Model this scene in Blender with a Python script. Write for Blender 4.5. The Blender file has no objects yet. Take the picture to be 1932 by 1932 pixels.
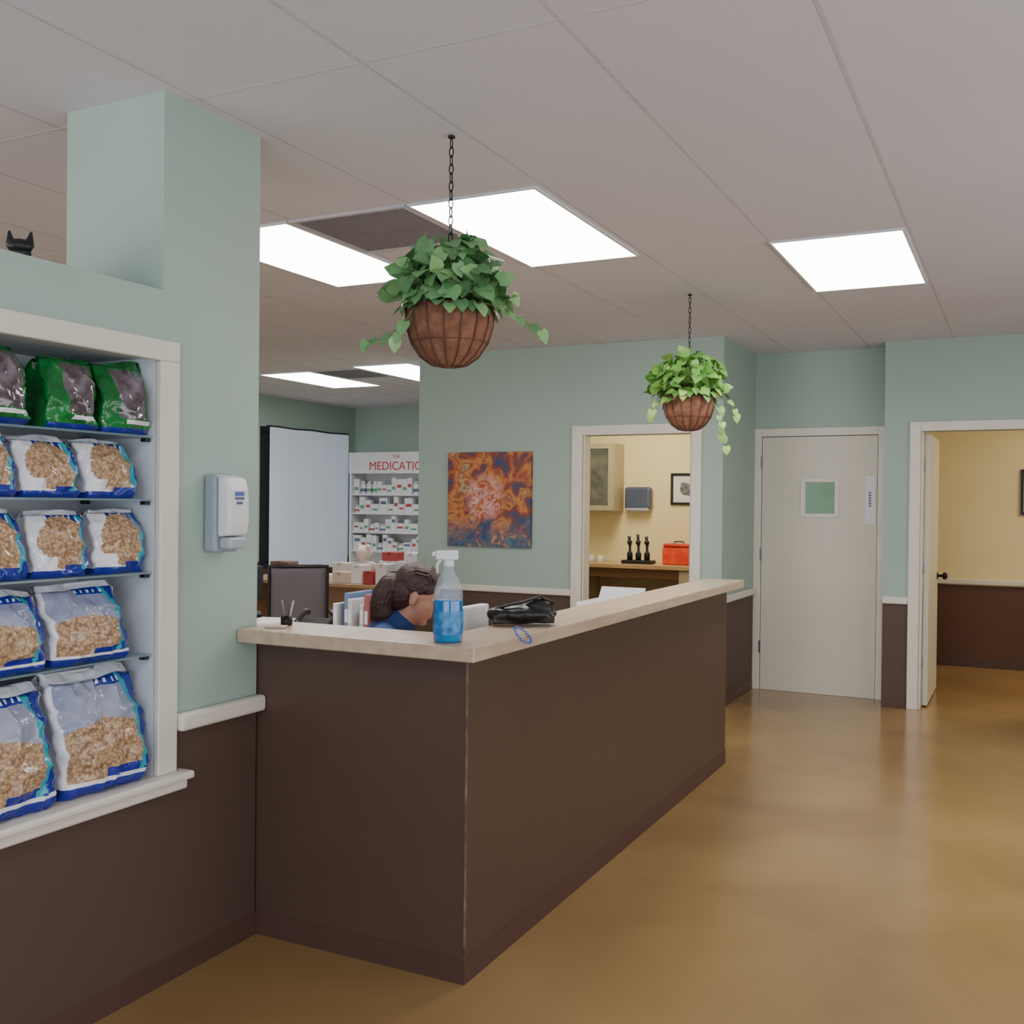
import bpy, bmesh, math, random
from mathutils import Vector, Matrix, Euler, noise
random.seed(7)
sc=bpy.context.scene
col=sc.collection
# ---------------------------------------------------------------- materials
def lin(c):
    r=[]
    for v in c:
        v=v/255.0
        r.append(v/12.92 if v<=0.04045 else ((v+0.055)/1.055)**2.4)
    return (r[0],r[1],r[2],1.0)
def base(name):
    m=bpy.data.materials.new(name); m.use_nodes=True
    nt=m.node_tree; b=nt.nodes['Principled BSDF']
    return m,nt,b
def mat(name,rgb,rough=.5,metal=0,rgb2=None,vs=6,bump=0,bs=60,emit=0,trans=0,alpha=1,coat=0,stretch=None,detail=4,spec=None):
    m,nt,b=base(name)
    b.inputs['Roughness'].default_value=rough
    b.inputs['Metallic'].default_value=metal
    b.inputs['Base Color'].default_value=lin(rgb)
    if spec is not None: b.inputs['Specular IOR Level'].default_value=spec
    tc=nt.nodes.new('ShaderNodeTexCoord')
    src=tc.outputs['Object']
    if stretch:
        mp=nt.nodes.new('ShaderNodeMapping'); mp.inputs['Scale'].default_value=stretch
        nt.links.new(src,mp.inputs[0]); src=mp.outputs[0]
    if rgb2 is None: rgb2=tuple(max(0,c*0.97) for c in rgb)
    n=nt.nodes.new('ShaderNodeTexNoise'); n.inputs['Scale'].default_value=vs; n.inputs['Detail'].default_value=detail
    nt.links.new(src,n.inputs['Vector'])
    r=nt.nodes.new('ShaderNodeValToRGB')
    r.color_ramp.elements[0].position=.35; r.color_ramp.elements[1].position=.65
    r.color_ramp.elements[0].color=lin(rgb2); r.color_ramp.elements[1].color=lin(rgb)
    nt.links.new(n.outputs['Fac'],r.inputs['Fac']); nt.links.new(r.outputs['Color'],b.inputs['Base Color'])
    if bump:
        n2=nt.nodes.new('ShaderNodeTexNoise'); n2.inputs['Scale'].default_value=bs; n2.inputs['Detail'].default_value=3
        nt.links.new(src,n2.inputs['Vector'])
        bp=nt.nodes.new('ShaderNodeBump'); bp.inputs['Strength'].default_value=bump; bp.inputs['Distance'].default_value=.01
        nt.links.new(n2.outputs['Fac'],bp.inputs['Height']); nt.links.new(bp.outputs['Normal'],b.inputs['Normal'])
    if emit:
        b.inputs['Emission Color'].default_value=lin(rgb); b.inputs['Emission Strength'].default_value=emit
    if trans: b.inputs['Transmission Weight'].default_value=trans
    if alpha<1: b.inputs['Alpha'].default_value=alpha
    if coat: b.inputs['Coat Weight'].default_value=coat; b.inputs['Coat Roughness'].default_value=.1
    return m
def twotone(name,top,bot,zc):
    m,nt,b=base(name)
    g=nt.nodes.new('ShaderNodeNewGeometry'); s=nt.nodes.new('ShaderNodeSeparateXYZ')
    nt.links.new(g.outputs['Position'],s.inputs[0])
    gt=nt.nodes.new('ShaderNodeMath'); gt.operation='GREATER_THAN'; gt.inputs[1].default_value=zc
    nt.links.new(s.outputs['Z'],gt.inputs[0])
    n=nt.nodes.new('ShaderNodeTexNoise'); n.inputs['Scale'].default_value=2.0
    nt.links.new(g.outputs['Position'],n.inputs['Vector'])
    def pair(c,k):
        r=nt.nodes.new('ShaderNodeValToRGB'); r.color_ramp.elements[0].color=lin(tuple(x*k for x in c)); r.color_ramp.elements[1].color=lin(c)
        nt.links.new(n.outputs['Fac'],r.inputs['Fac']); return r
    a=pair(bot,.95); c=pair(top,.98)
    mx=nt.nodes.new('ShaderNodeMixRGB'); nt.links.new(gt.outputs[0],mx.inputs[0])
    nt.links.new(a.outputs['Color'],mx.inputs[1]); nt.links.new(c.outputs['Color'],mx.inputs[2])
    nt.links.new(mx.outputs[0],b.inputs['Base Color'])
    n2=nt.nodes.new('ShaderNodeTexNoise'); n2.inputs['Scale'].default_value=90
    nt.links.new(g.outputs['Position'],n2.inputs['Vector'])
    bp=nt.nodes.new('ShaderNodeBump'); bp.inputs['Strength'].default_value=.1; bp.inputs['Distance'].default_value=.004
    nt.links.new(n2.outputs['Fac'],bp.inputs['Height']); nt.links.new(bp.outputs['Normal'],b.inputs['Normal'])
    b.inputs['Roughness'].default_value=.6
    return m
GREEN=(162,184,173); BROWN=(84,65,54)
M_wall=twotone('wall_paint',GREEN,BROWN,.79)
M_yel=twotone('yellow_paint',(242,224,176),(96,62,46),.77)
M_trim=mat('trim_paint',(226,220,206),.4)
M_white=mat('white_plastic',(228,230,232),.35)
M_brown=mat('brown_laminate',(84,65,53),.42,bump=.05,bs=180)
M_basebd=mat('rubber_base',(84,58,50),.5)
M_slab=mat('wood_laminate',(198,178,154),.3,rgb2=(182,160,136),vs=5,stretch=(6,1.2,6),detail=6)
M_black=mat('black_plastic',(24,24,26),.4)
M_leather=mat('black_leather',(22,21,22),.36,bump=.4,bs=30)
M_mesh=mat('chair_mesh_fabric',(104,98,102),.8,bump=.5,bs=300)
M_metal=mat('steel',(150,150,152),.3,metal=1)
M_dmetal=mat('dark_metal',(50,48,46),.45,metal=.8)
M_niche=mat('niche_paint',(214,220,226),.5)
M_glass=mat('shelf_glass',(150,180,190),.08,alpha=.45)
M_green_glass=mat('door_glass',(128,166,136),.15)
M_door=mat('door_paint',(214,207,190),.42,rgb2=(212,205,188),vs=1)
def floor_mat():
    m,nt,b=base('stained_concrete')
    g=nt.nodes.new('ShaderNodeNewGeometry')
    n=nt.nodes.new('ShaderNodeTexNoise'); n.inputs['Scale'].default_value=.9; n.inputs['Detail'].default_value=5; n.inputs['Roughness'].default_value=.5; n.inputs['Distortion'].default_value=.3
    nt.links.new(g.outputs['Position'],n.inputs['Vector'])
    r=nt.nodes.new('ShaderNodeValToRGB'); e=r.color_ramp.elements
    e[0].position=.3; e[0].color=lin((140,110,70)); e[1].position=.72; e[1].color=lin((170,139,92))
    x=e.new(.5); x.color=lin((156,125,80))
    nt.links.new(n.outputs['Fac'],r.inputs['Fac']); nt.links.new(r.outputs['Color'],b.inputs['Base Color'])
    b.inputs['Roughness'].default_value=.2
    b.inputs['Specular IOR Level'].default_value=.75
    return m
M_floor=floor_mat()
M_ceil=mat('ceiling_tile',(216,214,222),.85,rgb2=(213,211,219),vs=1.2,bump=.1,bs=140)
M_grid=mat('ceiling_grid_paint',(202,200,207),.95,spec=.05)
M_light=mat('lamp_diffuser',(255,252,250),.5,emit=15)
M_light_w=mat('lamp_diffuser_warm',(255,242,214),.5,emit=20)
M_blind=mat('blind_fabric_glow',(186,194,208),.7,rgb2=(178,187,202),vs=2,emit=.4)  # weak emission stands in for daylight coming through the fabric
# ---------------------------------------------------------------- mesh builder
class MB:
    def __init__(s): s.v=[];s.f=[];s.m=[];s.s=[]
    def add(s,vs,fs,m=0,smooth=False,M=None):
        o=len(s.v)
        for v in vs:
            s.v.append(tuple(M@Vector(v)) if M is not None else tuple(v))
        for f in fs:
            s.f.append(tuple(i+o for i in f)); s.m.append(m); s.s.append(smooth)
        return s
    def box(s,x0,x1,y0,y1,z0,z1,m=0,M=None):
        vs=[(x,y,z) for x in(x0,x1) for y in(y0,y1) for z in(z0,z1)]
        fs=[(0,1,3,2),(4,6,7,5),(0,4,5,1),(2,3,7,6),(0,2,6,4),(1,5,7,3)]
        return s.add(vs,fs,m,False,M)
    def prism(s,poly,z0,z1,m=0):
        n=len(poly)
        return s.add([(x,y,z0) for x,y in poly]+[(x,y,z1) for x,y in poly],[tuple(range(n)),tuple(range(n,2*n))]+[(i,(i+1)%n,(i+1)%n+n,i+n) for i in range(n)],m)
    def lathe(s,prof,c=(0,0,0),n=24,m=0,M=None,smooth=True,capb=True,capt=True):
        vs=[];fs=[]
        for r,z in prof:
            for i in range(n):
                a=2*math.pi*i/n
                vs.append((c[0]+r*math.cos(a),c[1]+r*math.sin(a),c[2]+z))
        for j in range(len(prof)-1):
            for i in range(n):
                k=(i+1)%n
                fs.append((j*n+i,j*n+k,(j+1)*n+k,(j+1)*n+i))
        if capb: fs.append(tuple(reversed(range(n))))
        if capt: fs.append(tuple(range((len(prof)-1)*n,len(prof)*n)))
        return s.add(vs,fs,m,smooth,M)
    def ell(s,c,r,m=0,M=None,nu=20,nv=12,R=None):
        vs=[];fs=[]
        vs.append((0,0,-1))
        for j in range(1,nv):
            t=-math.pi/2+math.pi*j/nv
            for i in range(nu):
                a=2*math.pi*i/nu
                vs.append((math.cos(t)*math.cos(a),math.cos(t)*math.sin(a),math.sin(t)))
        vs.append((0,0,1))
        for i in range(nu): fs.append((0,1+(i+1)%nu,1+i))
        for j in range(nv-2):
            for i in range(nu):
                k=(i+1)%nu
                fs.append((1+j*nu+i,1+j*nu+k,1+(j+1)*nu+k,1+(j+1)*nu+i))
        L=len(vs)-1; b0=1+(nv-2)*nu
        for i in range(nu): fs.append((b0+i,b0+(i+1)%nu,L))
        T=Matrix.Translation(c)@(R.to_4x4() if R is not None else Matrix.Identity(4))@Matrix.Diagonal((r[0],r[1],r[2],1))
        if M is not None: T=M@T
        return s.add(vs,fs,m,True,T)
    def tube(s,pts,rs,n=8,m=0,M=None,closed=False,smooth=True):
        P=[Vector(p) for p in pts]
        if not hasattr(rs,'__len__'): rs=[rs]*len(P)
        vs=[];fs=[];N=len(P);prev=None
        for i,p in enumerate(P):
            if closed: t=(P[(i+1)%N]-P[i-1])
            else: t=P[min(i+1,N-1)]-P[max(i-1,0)]
            t.normalize()
            if prev is None:
                u=t.cross(Vector((0,0,1)))
                if u.length<.05: u=t.cross(Vector((1,0,0)))
            else:
                u=prev-t*prev.dot(t)
            u.normalize(); prev=u; w=t.cross(u)
            for k in range(n):
                a=2*math.pi*k/n
                vs.append(tuple(p+(u*math.cos(a)+w*math.sin(a))*rs[i]))
        for i in range(N if closed else N-1):
            j=(i+1)%N
            for k in range(n):
                q=(k+1)%n
                fs.append((i*n+k,i*n+q,j*n+q,j*n+k))
        if not closed:
            fs.append(tuple(reversed(range(n)))); fs.append(tuple(range((N-1)*n,N*n)))
        return s.add(vs,fs,m,smooth,M)
    def cap(s,p0,p1,r0,r1,m=0,M=None,n=14):
        s.tube([p0,p1],[r0,r1],n,m,M); s.ell(p0,(r0,r0,r0),m,M,14,8); s.ell(p1,(r1,r1,r1),m,M,14,8); return s
    def obj(s,name,mats,loc=(0,0,0),rot=(0,0,0),parent=None,bevel=0,label=None,category=None,kind=None,group=None,seg=2,remesh=0,smoothit=0,subsurf=0):
        me=bpy.data.meshes.new(name); me.from_pydata(s.v,[],s.f); me.update()
        if not isinstance(mats,(list,tuple)): mats=[mats]
        for mm in mats: me.materials.append(mm)
        me.polygons.foreach_set('material_index',s.m); me.polygons.foreach_set('use_smooth',s.s)
        bm=bmesh.new(); bm.from_mesh(me); bmesh.ops.recalc_face_normals(bm,faces=bm.faces); bm.to_mesh(me); bm.free()
        o=bpy.data.objects.new(name,me); col.objects.link(o)
        o.location=loc; o.rotation_euler=rot
        if parent: o.parent=parent
        if bevel:
            b=o.modifiers.new('b','BEVEL'); b.width=bevel; b.segments=seg; b.limit_method='ANGLE'; b.angle_limit=math.radians(40)
        if remesh:
            r=o.modifiers.new('r','REMESH'); r.mode='VOXEL'; r.voxel_size=remesh; r.use_smooth_shade=True
        if smoothit:
            r=o.modifiers.new('s','SMOOTH'); r.iterations=smoothit; r.factor=.5
        if label: o['label']=label
        if category: o['category']=category
        if kind: o['kind']=kind
        if group: o['group']=group
        return o
def thing(name,label,category,loc,rz=0,group=None):
    e=bpy.data.objects.new(name,None); e.empty_display_size=.05; col.objects.link(e)
    e.location=loc; e.rotation_euler=(0,0,rz); e['label']=label; e['category']=category
    if group: e['group']=group
    return e
def dup(root,loc,rz=None,scale=None,label=None):
    def cp(o,par):
        c=o.copy(); col.objects.link(c)
        if par is not None: c.parent=par
        for ch in [x for x in o.children]: cp(ch,c)
        return c
    c=cp(root,None); c.location=loc
    if rz is not None: c.rotation_euler=(0,0,rz)
    if scale is not None: c.scale=scale
    if label: c['label']=label
    return c
def struct(name,boxes,m,bevel=0,label=None):
    b=MB()
    for bx in boxes: b.box(*bx)
    return b.obj(name,m,kind='structure',bevel=bevel,label=label)
def text(name,body,size,m,loc,rot,parent=None,ext=.001,label=None):
    cu=bpy.data.curves.new(name,'FONT'); cu.body=body; cu.size=size; cu.extrude=ext; cu.align_x='CENTER'; cu.align_y='CENTER'
    to=bpy.data.objects.new(name+'_t',cu); col.objects.link(to)
    bpy.context.view_layer.update()
    me=bpy.data.meshes.new_from_object(to); bpy.data.objects.remove(to)
    me.materials.clear(); me.materials.append(m)
    o=bpy.data.objects.new(name,me); col.objects.link(o); o.location=loc; o.rotation_euler=rot
    if parent: o.parent=parent
    if label: o['label']=label
    return o
CZ=2.735
# ---------------------------------------------------------------- shell
struct('floor',[(-8.1,3.2,-3.2,11.5,-.1,0)],M_floor)
struct('ceiling',[(-8.1,3.2,-3.2,11.5,CZ,CZ+.1)],M_ceil)
g=MB()
x=-.47-.61*12
while x<3.0:
    g.box(x-.007,x+.007,-3,11.3,CZ-.0008,CZ+.001); x+=.61
y=3.64-1.22*5
while y<11.3:
    g.box(-7.95,3.0,y-.003,y+.003,CZ-.001,CZ+.001); y+=1.22
g.obj('trim_1',M_grid,kind='structure',label='painted metal grid of the suspended ceiling')
NR=2.31
struct('wall_left',[(-2.77,-2.35,-3,2.33,0,.62),(-2.77,-2.35,-3,2.33,1.93,2.13),(-2.77,-2.35,-3,.9,.62,1.93),(-2.77,-2.69,.9,NR,.62,1.93),(-2.77,-2.35,NR,2.33,.62,1.93),(-2.77,-2.35,2.33,2.77,0,CZ)],M_wall)
struct('wall_back',[(-4.57,-3.074,7.42,7.54,0,CZ),(-3.074,-2.202,7.42,7.54,2.03,CZ),(-2.202,-1.97,7.42,7.54,0,CZ)],M_wall)
struct('wall_hall',[(-2.09,-1.97,7.54,8.43,0,CZ)],M_wall)
struct('wall_far',[(-2.09,-1.915,8.43,8.55,0,CZ),(-1.915,-1.01,8.43,8.55,2.06,CZ),(-1.01,-.817,8.43,8.55,0,CZ)],M_wall)
struct('wall_entry',[(-.937,-.817,8.27,8.43,0,CZ),(-.937,-.68,8.15,8.27,0,CZ),(-.68,.23,8.15,8.27,2.06,CZ),(.23,3.0,8.15,8.27,0,CZ)],M_wall)
struct('wall_right',[(3.0,3.12,-3,8.27,0,.3),(3.0,3.12,-3,8.27,2.5,CZ),(3.0,3.12,-3,-2.6,.3,2.5),(3.0,3.12,6.2,8.27,.3,2.5)],M_wall)
struct('wall_front',[(-8.0,-7.4,-3.12,-3,0,CZ),(-3.2,-2.3,-3.12,-3,0,CZ),(-7.4,-3.2,-3.12,-3,0,.3),(-7.4,-3.2,-3.12,-3,2.5,CZ),(-2.3,2.6,-3.12,-3,0,.3),(-2.3,2.6,-3.12,-3,2.5,CZ),(2.6,3.12,-3.12,-3,0,CZ)],M_wall)
struct('wall_office',[(-8.07,-7.95,-3,9.40,0,CZ),(-8.07,-7.95,11.1,11.42,0,CZ),(-8.07,-7.95,9.40,11.1,0,.7),(-8.07,-7.95,9.40,11.1,2.37,CZ)],M_wall)
struct('wall_office_back',[(-7.95,-4.45,11.3,11.42,0,CZ)],M_wall)
struct('wall_divider',[(-4.57,-4.45,7.54,11.3,0,CZ)],M_wall)
struct('wall_pantry_side',[(-2.18,-2.09,7.54,10.2,0,CZ)],M_yel)
struct('wall_pantry_back',[(-4.45,-2.18,10.1,10.2,0,CZ)],M_yel)
struct('wall_exam_back',[(-1.4,2.4,10.6,10.72,0,CZ)],M_yel)
struct('wall_exam_left',[(-1.3,-1.2,8.55,10.6,0,CZ)],M_yel)
struct('wall_exam_right',[(2.3,2.4,8.27,10.6,0,CZ)],M_yel)
# casings
struct('trim_2',[(-3.16,-3.074,7.395,7.42,0,2.105),(-2.202,-2.125,7.395,7.42,0,2.105),(-3.074,-2.202,7.395,7.42,2.03,2.105),
  (-3.074,-3.06,7.42,7.54,0,2.03),(-2.216,-2.202,7.42,7.54,0,2.03)],M_trim,.004)
struct('trim_3',[(-1.97,-1.912,8.405,8.43,0,2.125),(-1.012,-.94,8.405,8.43,0,2.125),(-1.912,-1.012,8.405,8.43,2.06,2.125)],M_trim,.004)
struct('trim_4',[(-.757,-.68,8.125,8.15,0,2.13),(.23,.307,8.125,8.15,0,2.13),(-.68,.23,8.125,8.15,2.06,2.13),
  (-.68,-.665,8.15,8.27,0,2.06),(.215,.23,8.15,8.27,0,2.06)],M_trim,.004)
def rail(name,boxes):
    b=MB()
    for (x0,x1,y0,y1) in boxes:
        b.box(x0,x1,y0,y1,.775,.83)
    return b.obj(name,M_trim,kind='structure',bevel=.012,seg=3)
rail('trim_5',[(-2.35,-2.31,2.385,2.779)])
rail('trim_6',[(-4.57,-3.16,7.39,7.42)])
rail('trim_7',[(-2.125,-1.97,7.39,7.42),(-1.97,-1.94,7.39,8.40)])
rail('trim_8',[(-.937,-.757,8.12,8.15)])
rail('trim_9',[(-1.2,2.3,10.57,10.6)])
def bb(name,boxes):
    b=MB()
    for (x0,x1,y0,y1) in boxes: b.box(x0,x1,y0,y1,0,.08)
    return b.obj(name,M_basebd,kind='structure',bevel=.002)
bb('baseboard_left',[(-2.35,-2.348,-3,2.78)])
bb('baseboard_back',[(-4.57,-3.16,7.415,7.42),(-2.125,-1.97,7.415,7.42)])
bb('baseboard_hall',[(-1.97,-1.965,7.42,8.40)])
bb('baseboard_entry',[(-.937,-.757,8.145,8.15)])
bb('baseboard_exam',[(-1.2,2.3,10.595,10.6)])
# niche
struct('trim_10',[(-2.69,-2.68,.9,NR,.65,1.93),(-2.68,-2.352,NR-.008,NR,.65,1.92),(-2.68,-2.352,.9,.91,.65,1.92),(-2.68,-2.352,.9,NR,1.92,1.93)],M_niche,label='pale painted lining of the display niche')
struct('trim_11',[(-2.35,-2.328,2.303,2.382,.655,1.912),(-2.35,-2.328,.82,.905,.655,1.912),(-2.35,-2.328,.82,2.382,1.912,1.975)],M_trim,.005)
struct('trim_12',[(-2.679,-2.29,.80,2.42,.63,.655),(-2.35,-2.305,.82,2.405,.60,.63)],M_trim,.008,label='white sill of the display niche')
# doors
d=MB(); d.box(-1.908,-1.016,8.42,8.46,.001,2.055)
door=d.obj('door_1',M_door,kind='structure',bevel=.002,label='cream painted door with a small square window')
w=MB()
for bx in [(-1.60,-1.56,1.41,1.72),(-1.335,-1.30,1.41,1.72),(-1.56,-1.335,1.41,1.44),(-1.56,-1.335,1.69,1.72)]:
    w.box(bx[0],bx[1],8.408,8.42,bx[2],bx[3])
w.obj('window_frame',M_trim,parent=door,bevel=.003)
MB().box(-1.56,-1.335,8.413,8.4195,1.44,1.69).obj('window_glass',M_green_glass,parent=door)
h=MB()
for z in (.35,1.1,1.85): h.box(-1.918,-1.905,8.402,8.42,z-.05,z+.05)
h.obj('hinge',M_metal,parent=door)
s=thing('door_sign','narrow upright white sign with dark lettering on door','sign',(-1.066,8.418,1.36))
MB().box(-.04,.04,-.006,0,0,.38).obj('plate',M_white,parent=s,bevel=.002)
k=MB()
random.seed(3)
z=.14
while z<.25:
    hh=random.uniform(.012,.02); k.box(-.009,.009,-.0075,-.006,z,z+hh*.5); k.box(-.009,-.003,-.0075,-.006,z,z+hh); z+=hh+.005
k.obj('lettering',mat('sign_ink',(50,50,90),.5),parent=s)
d=MB(); d.box(-.664,-.624,8.28,9.17,.012,2.05)
door2=d.obj('door_2',M_door,kind='structure',bevel=.003,label='open cream door swung into the yellow room')
h=MB()
for z in (.35,1.05,1.82):
    h.box(-.675,-.66,8.262,8.285,z-.05,z+.05); h.tube([(-.668,8.262,z-.05),(-.668,8.262,z+.05)],.008)
h.obj('hinge',M_metal,parent=door2)
kn=MB(); kn.tube([(-.624,9.10,.94),(-.58,9.10,.94)],.012,10); kn.ell((-.565,9.10,.94),(.022,.03,.03)); kn.lathe([(.032,0),(.032,.006)],n=16,M=Matrix.Translation((-.624,9.10,.94))@Matrix.Rotation(math.pi/2,4,'Y'))
kn.obj('knob',M_dmetal,parent=door2)
f=MB()
for xx in (-2.3,-.7,.95,2.54): f.box(xx,xx+.06,-3.1,-3.02,.3,2.5)
f.box(-2.3,2.6,-3.1,-3.02,.3,.36); f.box(-2.3,2.6,-3.1,-3.02,2.44,2.5)
f.obj('window_1',M_metal,kind='structure')
f=MB(); f.box(-8.02,-7.97,9.40,9.46,.7,2.37); f.box(-8.02,-7.97,11.04,11.1,.7,2.37); f.box(-8.02,-7.97,9.46,11.04,.7,.76); f.box(-8.02,-7.97,9.46,11.04,2.31,2.37); f.box(-8.05,-8.03,9.40,11.1,.7,2.37)
f.obj('window_2',M_black,kind='structure')
f=MB()
for yy in (-2.6,-.4,1.8,4.0,6.14): f.box(3.02,3.1,yy,yy+.06,.3,2.5)
f.box(3.02,3.1,-2.6,6.2,.3,.36); f.box(3.02,3.1,-2.6,6.2,2.44,2.5)
f.obj('added_window_3',M_metal,kind='structure')  # unseen frame and opening, added to go with the side fill lamp
f=MB()
for xx in (-7.4,-5.9,-4.6,-3.26): f.box(xx,xx+.06,-3.1,-3.02,.3,2.5)
f.box(-7.4,-3.2,-3.1,-3.02,.3,.36); f.box(-7.4,-3.2,-3.1,-3.02,2.44,2.5)
f.obj('added_window_4',M_metal,kind='structure')  # unseen frame on the office side, added for the fill lamp there
bl=thing('window_blind','pale grey-blue roller blind drawn over a dark-framed window','window blind',(-7.93,10.3,.66))
b=MB(); n=30; vs=[];fs=[]
for i in range(n+1):
    yy=-.75+1.57*i/n; xx=.002*math.sin(i*1.3)
    vs+= [(xx,yy,0),(xx,yy,1.71)]
for i in range(n): fs.append((2*i,2*i+2,2*i+3,2*i+1))
b.add(vs,fs,0,True); b.obj('fabric',M_blind,parent=bl)
pts=[(0,-.80+1.62*i/20,1.715+.004*math.sin(i*.75)) for i in range(21)]
MB().tube(pts,.010).obj('rod',M_black,parent=bl)
# ---------------------------------------------------------------- ceiling lights
def troffer(x0,x1,y0,y1,warm=False,label='white rectangular fluorescent ceiling panel, switched on'):
    t=thing('ceiling_light',label,'ceiling light',((x0+x1)/2,(y0+y1)/2,CZ),group='recessed ceiling light panels')
    a=(x1-x0)/2; c=(y1-y0)/2
    f=MB()
    f.box(-a,-a+.012,-c,c,-.010,-.001); f.box(a-.012,a,-c,c,-.010,-.001); f.box(-a+.012,a-.012,-c,-c+.012,-.010,-.001); f.box(-a+.012,a-.012,c-.012,c,-.010,-.001)
    f.obj('lamp_frame',M_white,parent=t)
    MB().box(-a+.012,a-.012,-c+.012,c-.012,-.009,-.002).obj('diffuser',M_light_w if warm else M_light,parent=t)
troffer(-2.315,-1.72,3.64,4.85)
troffer(-3.545,-2.94,3.64,4.85)
troffer(-1.085,-.485,4.86,6.07)
troffer(-6.7,-6.09,7.9,9.12); troffer(-5.5,-4.89,7.75,8.97)
troffer(-1.085,-.485,-1.2,.0); troffer(-5.5,-4.9,1.0,2.2)  # two panels out of view, added for room illumination
troffer(-3.6,-3.0,8.2,9.4,True,'warm white ceiling panel in small kitchen room')
troffer(1.0,1.6,8.8,10.0,True,'warm white ceiling panel in yellow room')
M_vent=mat('vent_grey',(142,136,142),.7)
def vent(x0,x1,y0,y1):
    t=thing('air_vent','dark grey square perforated return air grille in ceiling','air vent',((x0+x1)/2,(y0+y1)/2,CZ))
    a=(x1-x0)/2; c=(y1-y0)/2; f=MB()
    f.box(-a,-a+.02,-c,c,-.01,-.001); f.box(a-.02,a,-c,c,-.01,-.001); f.box(-a+.02,a-.02,-c,-c+.02,-.01,-.001); f.box(-a+.02,a-.02,c-.02,c,-.01,-.001)
    f.obj('vent_frame',M_grid,parent=t)
    f=MB(); f.box(-a+.02,a-.02,-c+.02,c-.02,-.004,-.001)
    i=-a+.03
    while i<a-.03: f.box(i,i+.006,-c+.02,c-.02,-.008,-.004); i+=.02
    f.obj('grille',M_vent,parent=t)
vent(-2.93,-2.325,3.64,4.25); vent(-6.08,-5.52,7.9,8.5)
# ---------------------------------------------------------------- reception counter
c=thing('reception_counter','dark brown L-shaped reception counter against the green wall','reception counter',(-1.53,2.78,0))
b=MB(); b.prism([(-.95,0),(0,0),(0,3.11),(-.12,3.11),(-.12,.12),(-.95,.12)],0,1.018)
b.obj('panel',M_brown,parent=c,bevel=.003)
b=MB(); b.box(.0,.002,0,3.11,0,.08); b.box(-.81,.002,-.002,0,0,.08); b.box(-.12,.002,3.11,3.112,0,.08)
b.obj('baseboard',M_basebd,parent=c)
b=MB(); b.box(-.002,.0035,-.0035,.002,.08,1.016); b.obj('corner_strip',mat('worn_edge',(132,112,102),.5,rgb2=(80,62,54),vs=14,detail=1),parent=c)
b=MB(); b.box(-.45,-.121,.13,3.05,.70,.73); b.box(-.45,-.121,3.02,3.05,0,.70); b.obj('work_surface',M_slab,parent=c,bevel=.003)
b=MB(); b.prism([(x+1.5,y-2.7) for x,y in [(-2.345,2.665),(-1.445,2.665),(-1.445,5.95),(-1.67,5.95),(-1.67,2.93),(-2.345,2.93)]],0,.045)
b.obj('countertop',M_slab,loc=(-1.5,2.7,1.019),bevel=.004,label='beige wood-grain laminate countertop on the brown reception counter',category='countertop')
# ---------------------------------------------------------------- product bags
M_bw=mat('bag_white',(232,234,240),.18,bump=1,bs=14); M_bn=mat('bag_navy',(28,44,150),.18,bump=1,bs=14)
M_bt=mat('bag_teal',(44,160,176),.18,bump=1,bs=14); M_bl=mat('bag_lavender',(168,172,190),.14,rgb2=(128,136,168),vs=9,bump=1,bs=14)
def kib():
    m,nt,b=base('bag_kibble_print'); tc=nt.nodes.new('ShaderNodeTexCoord')
    v=nt.nodes.new('ShaderNodeTexVoronoi'); v.inputs['Scale'].default_value=105; nt.links.new(tc.outputs['Object'],v.inputs['Vector'])
    r=nt.nodes.new('ShaderNodeValToRGB'); e=r.color_ramp.elements; e[0].color=lin((212,186,148)); e[1].color=lin((132,104,86)); e[1].position=.85
    x=e.new(.4); x.color=lin((186,152,114))
    nt.links.new(v.outputs['Distance'],r.inputs['Fac']); nt.links.new(r.outputs['Color'],b.inputs['Base Color']); b.inputs['Roughness'].default_value=.18
    n2=nt.nodes.new('ShaderNodeTexNoise'); n2.inputs['Scale'].default_value=14; nt.links.new(tc.outputs['Object'],n2.inputs['Vector'])
    bp=nt.nodes.new('ShaderNodeBump'); bp.inputs['Strength'].default_value=1; bp.inputs['Distance'].default_value=.01
    nt.links.new(n2.outputs['Fac'],bp.inputs['Height']); nt.links.new(bp.outputs['Normal'],b.inputs['Normal']); return m
M_bk=kib(); M_bg=mat('bag_green',(20,126,54),.16,rgb2=(8,84,38),vs=12,bump=1,bs=14); M_bb=mat('bag_brown_print',(120,108,118),.1,rgb2=(64,52,60),vs=22,bump=1,bs=14,coat=1)
BM=[M_bw,M_bn,M_bt,M_bl,M_bk,M_bg,M_bb]
def d_large(u,v):
    if v<.085: return 1
    if v<.12: return 0
    e=u-.90+.25*(v-.5)**2*2
    if v>.93: return 0
    if e>.0: return 1
    if e>-.06: return 2
    if u<.05: return 0
    if .13<v<.19 and u>.45: return 1
    if v>.84 and u>.45: return 1 if (int(u*40)%3 or v>.9 or v<.86) else 0
    if v<.50+.1*math.sin(u*3.5): return 4
    return 3
def d_med(u,v):
    if v<.1: return 1
    if v>.9: return 0
    if u>.93-.3*(v-.5)**2: return 1
    if u>.85-.3*(v-.5)**2: return 2
    if v<.17 and u>.5: return 1
    if v<.3 and u<.35: return 0
    if ((u-.52)/.42)**2+((v-.5)/.38)**2<1: return 4
    if v>.78 and u>.3: return 1 if int(u*30)%3 else 0
    return 0
def d_green(u,v):
    if v<.07: return 1
    if v<.09: return 5
    if u>.3 and .2<v<.86 and u<.93: return 6
    if .12<v<.18 and u>.4: return 0
    return 5
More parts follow.
